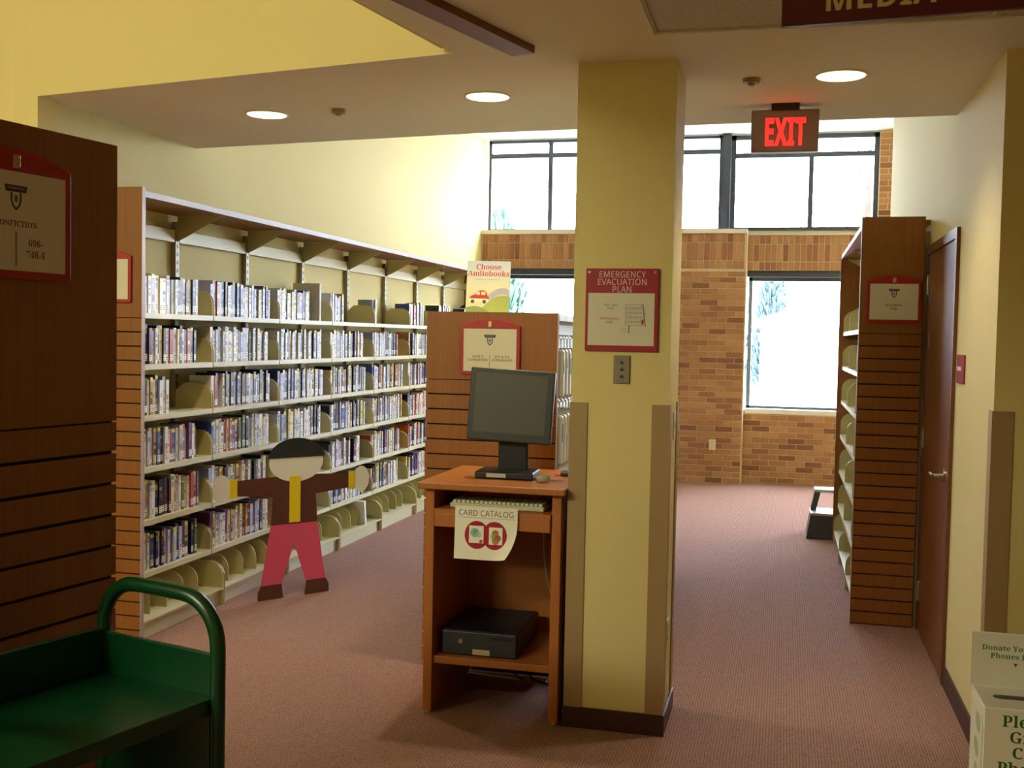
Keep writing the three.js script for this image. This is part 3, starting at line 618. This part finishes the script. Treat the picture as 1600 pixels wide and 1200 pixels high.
// ---------------------------------------------------------------- catalog desk
const yT = 1.043;
{
  const t = absThing('computer_stand', 'tall oak catalog stand with keyboard tray and lower shelf', 'desk', [-1.22, 0, 4.92]);
  part(t, 'top', B(-1.555, -0.892, yT - 0.03, yT, 4.575, 5.262, 0.006), M.desk);
  part(t, 'side_panel', B(-1.53, -1.488, 0.012, yT - 0.03, 4.615, 5.24, 0.004), M.desk);
  part(t, 'side_panel', B(-0.955, -0.913, 0.012, yT - 0.03, 4.615, 5.24, 0.004), M.desk);
  part(t, 'lower_shelf', B(-1.488, -0.955, 0.225, 0.258, 4.63, 5.22, 0.004), M.desk);
  part(t, 'back_panel', B(-1.488, -0.955, 0.258, yT - 0.03, 5.20, 5.215), M.desk);
  part(t, 'keyboard_tray', merged([B(-1.484, -0.959, 0.905, 0.925, 4.605, 5.05), B(-1.484, -0.959, 0.845, 0.905, 4.605, 4.625, 0.004)].map((g) => g)), M.desk);
  for (const [x, d] of [[-1.51, 4.64], [-1.51, 5.2], [-0.934, 4.64], [-0.934, 5.2]]) { const f = cyl(0.012, 0.014, 0.012, 12); f.translate(x, 0.006, -d); part(t, 'foot', f, M.chrome); }
}
{ // monitor
  const t = thing('monitor', 'black flat monitor standing on the catalog stand', 'monitor', [-1.215, yT, 4.92], 0.05);
  const lb = (w, h, d, x, y, z, q) => { const g = new RoundedBoxGeometry(w, h, d, 3, q); g.translate(x, y, z); return metreUV(g); };
  const head = new THREE.Group(); head.name = 'display'; head.position.set(0, 0.33, 0.03); head.rotation.z = -0.045; head.rotation.x = -0.07; t.add(head);
  sub(head, 'bezel', lb(0.395, 0.335, 0.04, 0, 0, 0, 0.008), M.darkGrey);
  const s = new THREE.PlaneGeometry(0.335, 0.272); s.translate(-0.002, 0.008, 0.0206); sub(head, 'screen', s, M.screen, 'switched-off grey screen');
  sub(head, 'back_housing', lb(0.22, 0.2, 0.05, 0, -0.01, -0.04, 0.02), M.black);
  part(t, 'neck', lb(0.14, 0.2, 0.03, 0.005, 0.125, -0.02, 0.01), M.black);
  const base = part(t, 'base', lb(0.27, 0.034, 0.2, -0.01, 0.0175, 0.03, 0.008), M.black);
  sub(base, 'sticker', lb(0.09, 0.018, 0.002, -0.045, 0.018, 0.1305, 0.0005), std('#b9b8ac', 0.5), 'grey printed sticker');
}
{ // small things on the desk top
  const t = absThing('glass_dish', 'small round glass dish at the front corner of the stand', 'dish', [-1.03, yT, 4.77]);
  const pr = [[0, 0.002], [0.024, 0.002], [0.031, 0.012], [0.033, 0.032], [0.030, 0.032], [0.027, 0.013], [0, 0.007]].map(([a, b]) => new THREE.Vector2(a, b));
  const g = new THREE.LatheGeometry(pr, 28); g.translate(-1.03, yT, -4.77); part(t, 'bowl', g, new THREE.MeshPhysicalMaterial({ color: '#e8ecd8', roughness: 0.08, transmission: 0.7, thickness: 0.003, ior: 1.5 }));
  const p = absThing('desk_gadget', 'small black gadget at the back corner of the stand', 'gadget', [-0.94, yT, 5.03]);
  part(p, 'body', B(-1.0, -0.905, yT, yT + 0.022, 5.0, 5.08, 0.008), M.black);
  part(p, 'tab', B(-1.03, -1.0, yT, yT + 0.01, 5.02, 5.06, 0.003), std('#c0662c', 0.5), 'orange tab');
}
{ // keyboard
  const t = absThing('keyboard', 'beige keyboard on the pull-out tray of the stand', 'keyboard', [-1.21, 0.925, 4.75]);
  part(t, 'case', B(-1.43, -1.0, 0.926, 0.948, 4.66, 4.83, 0.006), M.beige);
  const keys = []; for (let r = 0; r < 5; r++) for (let k = 0; k < 20; k++) keys.push(B(-1.42 + k * 0.0207, -1.42 + k * 0.0207 + 0.016, 0.947, 0.958, 4.672 + r * 0.03, 4.672 + r * 0.03 + 0.023, 0.002));
  const kk = part(t, 'keys', merged(keys), std('#d8d3ba', 0.5)); kk.userData.kind = 'stuff';
}
{ // card catalog paper
  const t = thing('catalog_notice', 'white CARD CATALOG paper hanging from the keyboard tray', 'paper', [-1.385, 0.945, 4.6]);
  const tex = canvas(880, 720, (g, w, h) => {
    g.fillStyle = '#efece0'; g.fillRect(0, 0, w, h); words(g, 'CARD CATALOG', w / 2, 128, 112, '#64303c', 'sans-serif', 'normal');
    g.fillStyle = '#8d5a5e'; g.fillRect(30, 150, w - 60, 5);
    g.fillStyle = '#a0122a'; for (const x of [315, 565]) { g.beginPath(); g.ellipse(x, 385, 172, 190, 0, 0, 7); g.fill(); }
    g.fillStyle = '#efece0'; g.fillRect(205, 260, 205, 235); g.fillRect(485, 270, 190, 235);
    for (const [x, y, r, c] of [[285, 355, 62, '#7fa6b8'], [300, 345, 34, '#58b070'], [340, 380, 40, '#a9c3cc'], [375, 470, 24, '#a0305a'], [575, 350, 46, '#c2502c'], [560, 395, 44, '#7fae3c'], [610, 415, 44, '#9a4a34'], [580, 455, 50, '#b06a4a']]) { g.fillStyle = c; g.globalAlpha = 0.85; g.beginPath(); g.arc(x, y, r, 0, 7); g.fill(); g.globalAlpha = 1; }
  });
  const W = 0.283, H = 0.232;
  const g = new ParametricGeometry((u, v, p) => { const k = Math.max(0, u + (1 - v) * 0.7 - 1.2); p.set(u * W - k * k * 0.16, (v - 1) * H + k * k * 0.07, 0.004 + k * k * 0.2 + 0.01 * (1 - v) * (1 - v)); }, 28, 24);
  part(t, 'sheet', g, std('#ffffff', 0.75, { map: tex, side: THREE.DoubleSide }));
  part(t, 'tape', B(0.0, W, -0.012, 0.001, -0.0046, -0.0036), M.paper);
}
{ // desktop computer on the lower shelf and cables
  const t = absThing('desktop_computer', 'black flat desktop computer on the lower shelf of the stand', 'computer', [-1.24, 0.258, 4.9]);
  part(t, 'case', B(-1.462, -1.112, 0.259, 0.372, 4.68, 5.12, 0.012), M.black);
  const f = part(t, 'front_panel', B(-1.458, -1.116, 0.264, 0.368, 4.668, 4.682, 0.005), M.darkGrey);
  const bt = cyl(0.011, 0.011, 0.006); bt.rotateX(Math.PI / 2); bt.translate(-1.37, 0.325, -4.665); sub(f, 'power_button', bt, M.chrome, 'round silver button');
  sub(f, 'sticker', B(-1.315, -1.235, 0.268, 0.292, 4.665, 4.668), std('#b9a888', 0.6), 'tan sticker');
  sub(f, 'drive_slot', B(-1.23, -1.13, 0.34, 0.352, 4.665, 4.668), M.black);
  const c = thing('keyboard_cable', 'thin beige cable hanging down inside the stand', 'cable', [0, 0, 0]); c.userData.label = 'thin beige cable hanging down inside the stand';
  part(c, 'cable', tube([V(-1.08, 0.94, 4.9), V(-1.08, 0.938, 5.04), V(-1.085, 0.9, 5.08), V(-1.09, 0.7, 5.09), V(-1.08, 0.55, 5.12), V(-1.05, 0.42, 5.14), V(-1.02, 0.32, 5.15), V(-1.01, 0.268, 5.15)], 0.0035), M.beige);
  const c2 = thing('power_cable', 'black cable looping to the carpet under the lower shelf', 'cable', [0, 0, 0]);
  part(c2, 'cable', tube([V(-1.16, 0.24, 5.225), V(-1.19, 0.12, 5.235), V(-1.17, 0.02, 5.22), V(-1.1, 0.006, 5.18), V(-1.0, 0.006, 5.15)], 0.005), M.black);
  const c3 = thing('power_cable', 'black cable dropping straight behind the lower shelf', 'cable', [0, 0, 0]);
  part(c3, 'cable', tube([V(-1.26, 0.24, 5.23), V(-1.265, 0.12, 5.24), V(-1.25, 0.02, 5.23), V(-1.2, 0.006, 5.2)], 0.005), M.black);
}

// ---------------------------------------------------------------- on the column
{
  const t = absThing('evacuation_sign', 'red framed emergency evacuation plan on the column', 'sign', [-0.675, 1.638, 4.63]);
  const tex = canvas(720, 816, (g, w, h) => {
    g.fillStyle = '#9e1430'; g.fillRect(0, 0, w, h);
    words(g, 'EMERGENCY', w / 2, 86, 84, '#d9c9bc', 'sans-serif', 'normal'); words(g, 'EVACUATION', w / 2, 160, 84, '#d9c9bc', 'sans-serif', 'normal'); words(g, 'PLAN', w / 2, 234, 84, '#d9c9bc', 'sans-serif', 'normal');
    g.fillStyle = '#d9d5c4'; g.fillRect(26, 242, w - 60, 520);
    words(g, 'YOU ARE', 250, 372, 30, '#8b8a80', 'serif'); words(g, 'HERE', 250, 400, 24, '#8b8a80', 'serif'); words(g, 'Emergency', 240, 505, 34, '#b8545a', 'serif'); words(g, 'Exit', 240, 542, 34, '#b8545a', 'serif');
    g.strokeStyle = '#8a8a84'; g.lineWidth = 3; for (let k = 0; k < 5; k++) g.strokeRect(400, 352 + k * 44, 160 + k * 9, 36);
    for (let k = 0; k < 9; k++) { g.beginPath(); g.moveTo(410 + k * 18, 352); g.lineTo(410 + k * 18, 560); g.stroke(); }
    g.strokeStyle = '#4a4a48'; g.lineWidth = 8; g.beginPath(); g.moveTo(572, 345); g.lineTo(600, 570); g.stroke(); g.beginPath(); g.moveTo(440, 560); g.lineTo(436, 640); g.stroke();
    g.fillStyle = '#b3161e'; g.fillRect(562, 500, 20, 52); g.strokeStyle = '#7c8a86'; g.lineWidth = 4; g.beginPath(); g.arc(388, 610, 22, 0, 7); g.stroke();
  });
  part(t, 'frame', B(-0.83, -0.52, 1.638, 1.988, 4.626, 4.64, 0.003), M.red);
  const f = new THREE.PlaneGeometry(0.308, 0.348); f.translate(-0.675, 1.813, -4.6255); part(t, 'print', f, std('#ffffff', 0.45, { map: tex }), 'red and cream printed plan');
  for (const x of [-0.815, -0.535]) { const s = cyl(0.006, 0.006, 0.005, 12); s.rotateX(Math.PI / 2); s.translate(x, 1.972, -4.624); part(t, 'screw', s, M.chrome); }
  const k = absThing('key_switch_plate', 'brushed steel wall plate with small buttons on the column', 'wall plate', [-0.67, 1.5, 4.635]);
  part(k, 'plate', B(-0.705, -0.635, 1.5, 1.62, 4.632, 4.64, 0.002), std('#8f8a80', 0.35, { metalness: 0.8 }));
  for (const y of [1.53, 1.56, 1.59]) { const s = cyl(0.006, 0.006, 0.006, 12); s.rotateX(Math.PI / 2); s.translate(-0.67, y, -4.629); part(k, 'button', s, M.darkGrey); }
  const sw = absThing('light_switch', 'ivory light switch on the side of the column', 'switch', [-0.46, 1.24, 4.86]);
  part(sw, 'plate', B(-0.465, -0.459, 1.255, 1.375, 4.815, 4.895, 0.002), M.ivory); part(sw, 'toggle', B(-0.459, -0.447, 1.305, 1.328, 4.85, 4.86, 0.002), M.ivory);
  const ou = absThing('outlet', 'ivory power outlet low on the side of the column', 'outlet', [-0.46, 0.37, 4.78]);
  part(ou, 'plate', B(-0.465, -0.459, 0.35, 0.47, 4.74, 4.815, 0.002), M.ivory); for (const y of [0.375, 0.42]) part(ou, 'socket', B(-0.459, -0.4575, y, y + 0.028, 4.763, 4.793), M.beige);
  const wo = absThing('outlet', 'white power outlet on the brick pier', 'outlet', [-0.79, 0.4, 13.16]);
  part(wo, 'plate', B(-0.84, -0.76, 0.40, 0.525, 13.16, 13.17, 0.003), M.ivory); for (const y of [0.425, 0.475]) part(wo, 'socket', B(-0.815, -0.785, y, y + 0.028, 13.158, 13.16), M.beige);
}
{ // small red sign beside the door
  const t = absThing('door_sign', 'small red plastic sign on the wall beside the door', 'sign', [XR - 0.005, 1.5, 5.6]);
  part(t, 'plate', B(XR - 0.008, XR, 1.51, 1.645, 5.46, 5.68, 0.002), std('#8e0f18', 0.85));
  part(t, 'lettering', B(XR - 0.0092, XR - 0.008, 1.57, 1.59, 5.53, 5.66), std('#d8b8b0', 0.6), 'faint pale lettering');
}
// ---------------------------------------------------------------- step stool behind the short shelving
{
  const t = absThing('step_stool', 'two-step dark plastic stool on the carpet past the short shelving', 'stool', [0.44, 0, 9.95]);
  const frust = (w0, w1, y0, y1, d0, d1, cx, cd) => { const g = new THREE.BoxGeometry(1, 1, 1, 1, 1, 1), p = g.attributes.position; for (let i = 0; i < p.count; i++) { const top = p.getY(i) > 0, w = top ? w1 : w0, d = top ? d1 : d0; p.setXYZ(i, cx + p.getX(i) * w, top ? y1 : y0, -cd + p.getZ(i) * d); } g.computeVertexNormals(); return metreUV(g); };
  part(t, 'base', frust(0.42, 0.36, 0.01, 0.205, 0.40, 0.34, 0.44, 9.95), M.darkGrey);
  part(t, 'foot_rim', B(0.225, 0.655, 0.0, 0.022, 9.745, 10.155, 0.01), M.darkGrey);
  part(t, 'lower_step', B(0.255, 0.625, 0.2, 0.222, 9.775, 10.125, 0.008), std('#a9adb6', 0.35));
  for (const s of [-1, 1]) { const g = frust(0.045, 0.045, 0.22, 0.385, 0.16, 0.14, 0, 0); const p = g.attributes.position; for (let i = 0; i < p.count; i++) { const up = p.getY(i) > 0.3; p.setXYZ(i, p.getX(i) + 0.44 + s * (up ? 0.118 : 0.155), p.getY(i), p.getZ(i) - 10.03); } g.computeVertexNormals(); part(t, 'leg', g, M.darkGrey); }
  part(t, 'upper_step', B(0.29, 0.59, 0.382, 0.41, 9.93, 10.13, 0.012), std('#a9adb6', 0.35));
}
// ---------------------------------------------------------------- donation box on a small table at the right edge
{
  const tb = absThing('side_table', 'small table under the cell phone donation box', 'table', [0.5, 0, 2.1]);
  part(tb, 'table_top', B(0.28, 0.72, 0.76, 0.79, 1.85, 2.3, 0.005), M.desk);
  for (const x of [0.31, 0.69]) for (const d of [1.88, 2.27]) part(tb, 'leg', B(x - 0.018, x + 0.018, 0, 0.76, d - 0.018, d + 0.018, 0.003), M.desk);
  const t = absThing('donation_box', 'white cardboard cell phone donation box with green lettering', 'box', [0.47, 0.79, 2.2]);
  const x0 = 0.366, x1 = 0.516, d0 = 2.09, d1 = 2.225, y1 = 1.042;
  part(t, 'carton', B(x0, x1, 0.79, y1, d0, d1, 0.002), M.white);
  const tex = canvas(512, 880, (g, w, h) => { g.fillStyle = '#dcd9cc'; g.fillRect(0, 0, w, h); ['Please', 'Give', 'Cell', 'Phones'].forEach((s, i) => words(g, s, w / 2 + 4, 108 + i * 100, 100, '#1d5a26')); });
  const f = new THREE.PlaneGeometry(x1 - x0 - 0.004, y1 - 0.79 - 0.004); f.translate((x0 + x1) / 2, (0.79 + y1) / 2, -d0 + 0.0008); part(t, 'print', f, std('#ffffff', 0.6, { map: tex }), 'green serif lettering');
  part(t, 'back_card', B(x0 - 0.004, x1 + 0.004, y1, y1 + 0.103, d1 - 0.004, d1), M.white);
  const tex2 = canvas(512, 330, (g, w, h) => { g.fillStyle = '#d6d4c8'; g.fillRect(0, 0, w, h); words(g, 'Donate Your Cell', w / 2, 104, 46, '#2c6a30'); words(g, 'Phones Here', w / 2, 154, 46, '#2c6a30'); g.fillStyle = '#333'; g.beginPath(); g.moveTo(w / 2 - 12, 180); g.lineTo(w / 2 + 12, 180); g.lineTo(w / 2, 202); g.fill(); });
  const f2 = new THREE.PlaneGeometry(x1 - x0 + 0.006, 0.1); f2.translate((x0 + x1) / 2, y1 + 0.0515, -(d1 - 0.0046)); part(t, 'card_print', f2, std('#ffffff', 0.6, { map: tex2 }), 'small green lettering');
  const slot = new THREE.CapsuleGeometry(0.012, 0.075, 4, 14); slot.rotateZ(Math.PI / 2); slot.scale(1, 0.06, 1); slot.translate((x0 + x1) / 2, y1 + 0.0006, -(d0 + d1) / 2); part(t, 'slot', metreUV(slot), M.darkGrey, 'dark rounded slot');
  const side = new THREE.PlaneGeometry(d1 - d0 - 0.01, 0.2); side.rotateY(-Math.PI / 2); side.translate(x0 - 0.0006, 0.92, -(d0 + d1) / 2);
  const tex3 = canvas(128, 256, (g, w, h) => { g.fillStyle = '#e2e1da'; g.fillRect(0, 0, w, h); g.fillStyle = '#a9bfa6'; for (let k = 0; k < 4; k++) { g.beginPath(); g.ellipse(rr(40, 90), 30 + k * 62, 26, 20, rr(0, 3), 0, 7); g.fill(); } });
  part(t, 'side_print', side, std('#ffffff', 0.6, { map: tex3 }));
}
// ---------------------------------------------------------------- plain cut-paper figure standing before the shelving
{
  const t = thing('paper_figure', 'plain cut paper figure in brown, yellow and pink before the shelving', 'paper figure', [-3.02, 0, 6.45], 0.0);
  t.rotation.y = 0.93;                                             // faces out into the aisle, along the shelves
  const H = 1.02, W = 0.55, mk = (pts, mat, name, z) => { const s = new THREE.Shape(pts.map(([x, y]) => new THREE.Vector2(x * W, y * H))); const g = new THREE.ExtrudeGeometry(s, { depth: 0.004, bevelEnabled: false }); g.translate(0, 0, z); return part(t, name, metreUV(g), mat); };
  const ell = (cx, cy, rx, ry, a0 = 0, a1 = 6.2832, n = 28) => Array.from({ length: n + 1 }, (_, i) => [cx + rx * Math.cos(a0 + (a1 - a0) * i / n), cy + ry * Math.sin(a0 + (a1 - a0) * i / n)]);
  const white = std('#f3f1ee', 0.8), brown = std('#5d3328', 0.85), pink = std('#e0567c', 0.85), yellow = std('#efd320', 0.8), dark = std('#23282c', 0.85);
  mk(ell(0.02, 0.85, 0.35, 0.125).slice(0, -1), white, 'head', 0);
  mk(ell(0.02, 0.865, 0.37, 0.135, 0.1, 3.04), dark, 'hair', 0.005);
  mk([[-0.30, 0.46], [0.30, 0.46], [0.28, 0.64], [0.72, 0.66], [0.72, 0.755], [0.2, 0.765], [-0.2, 0.765], [-0.72, 0.755], [-0.72, 0.66], [-0.28, 0.64]], brown, 'top', -0.001);
  mk([[-0.07, 0.76], [0.07, 0.76], [0.07, 0.47], [-0.07, 0.47]], yellow, 'stripe', 0.005);
  mk([[-0.30, 0.46], [0.30, 0.46], [0.42, 0.08], [0.17, 0.07], [0.0, 0.34], [-0.17, 0.07], [-0.42, 0.08]], pink, 'trousers', -0.001);
  for (const s of [-1, 1]) {
    mk([[s * 0.14, 0.0], [s * 0.46, 0.0], [s * 0.46, 0.05], [s * 0.42, 0.09], [s * 0.16, 0.09]], brown, 'shoe', 0.004);
    mk([[s * 0.72, 0.65], [s * 0.81, 0.65], [s * 0.81, 0.765], [s * 0.72, 0.765]], yellow, 'cuff', 0.001);
    mk(ell(s * 0.90, 0.71, 0.11, 0.085).slice(0, -1), white, 'hand', -0.002);
  }
}
for (const o of things) delete o.userData.origin;
renderer.render(scene, camera);
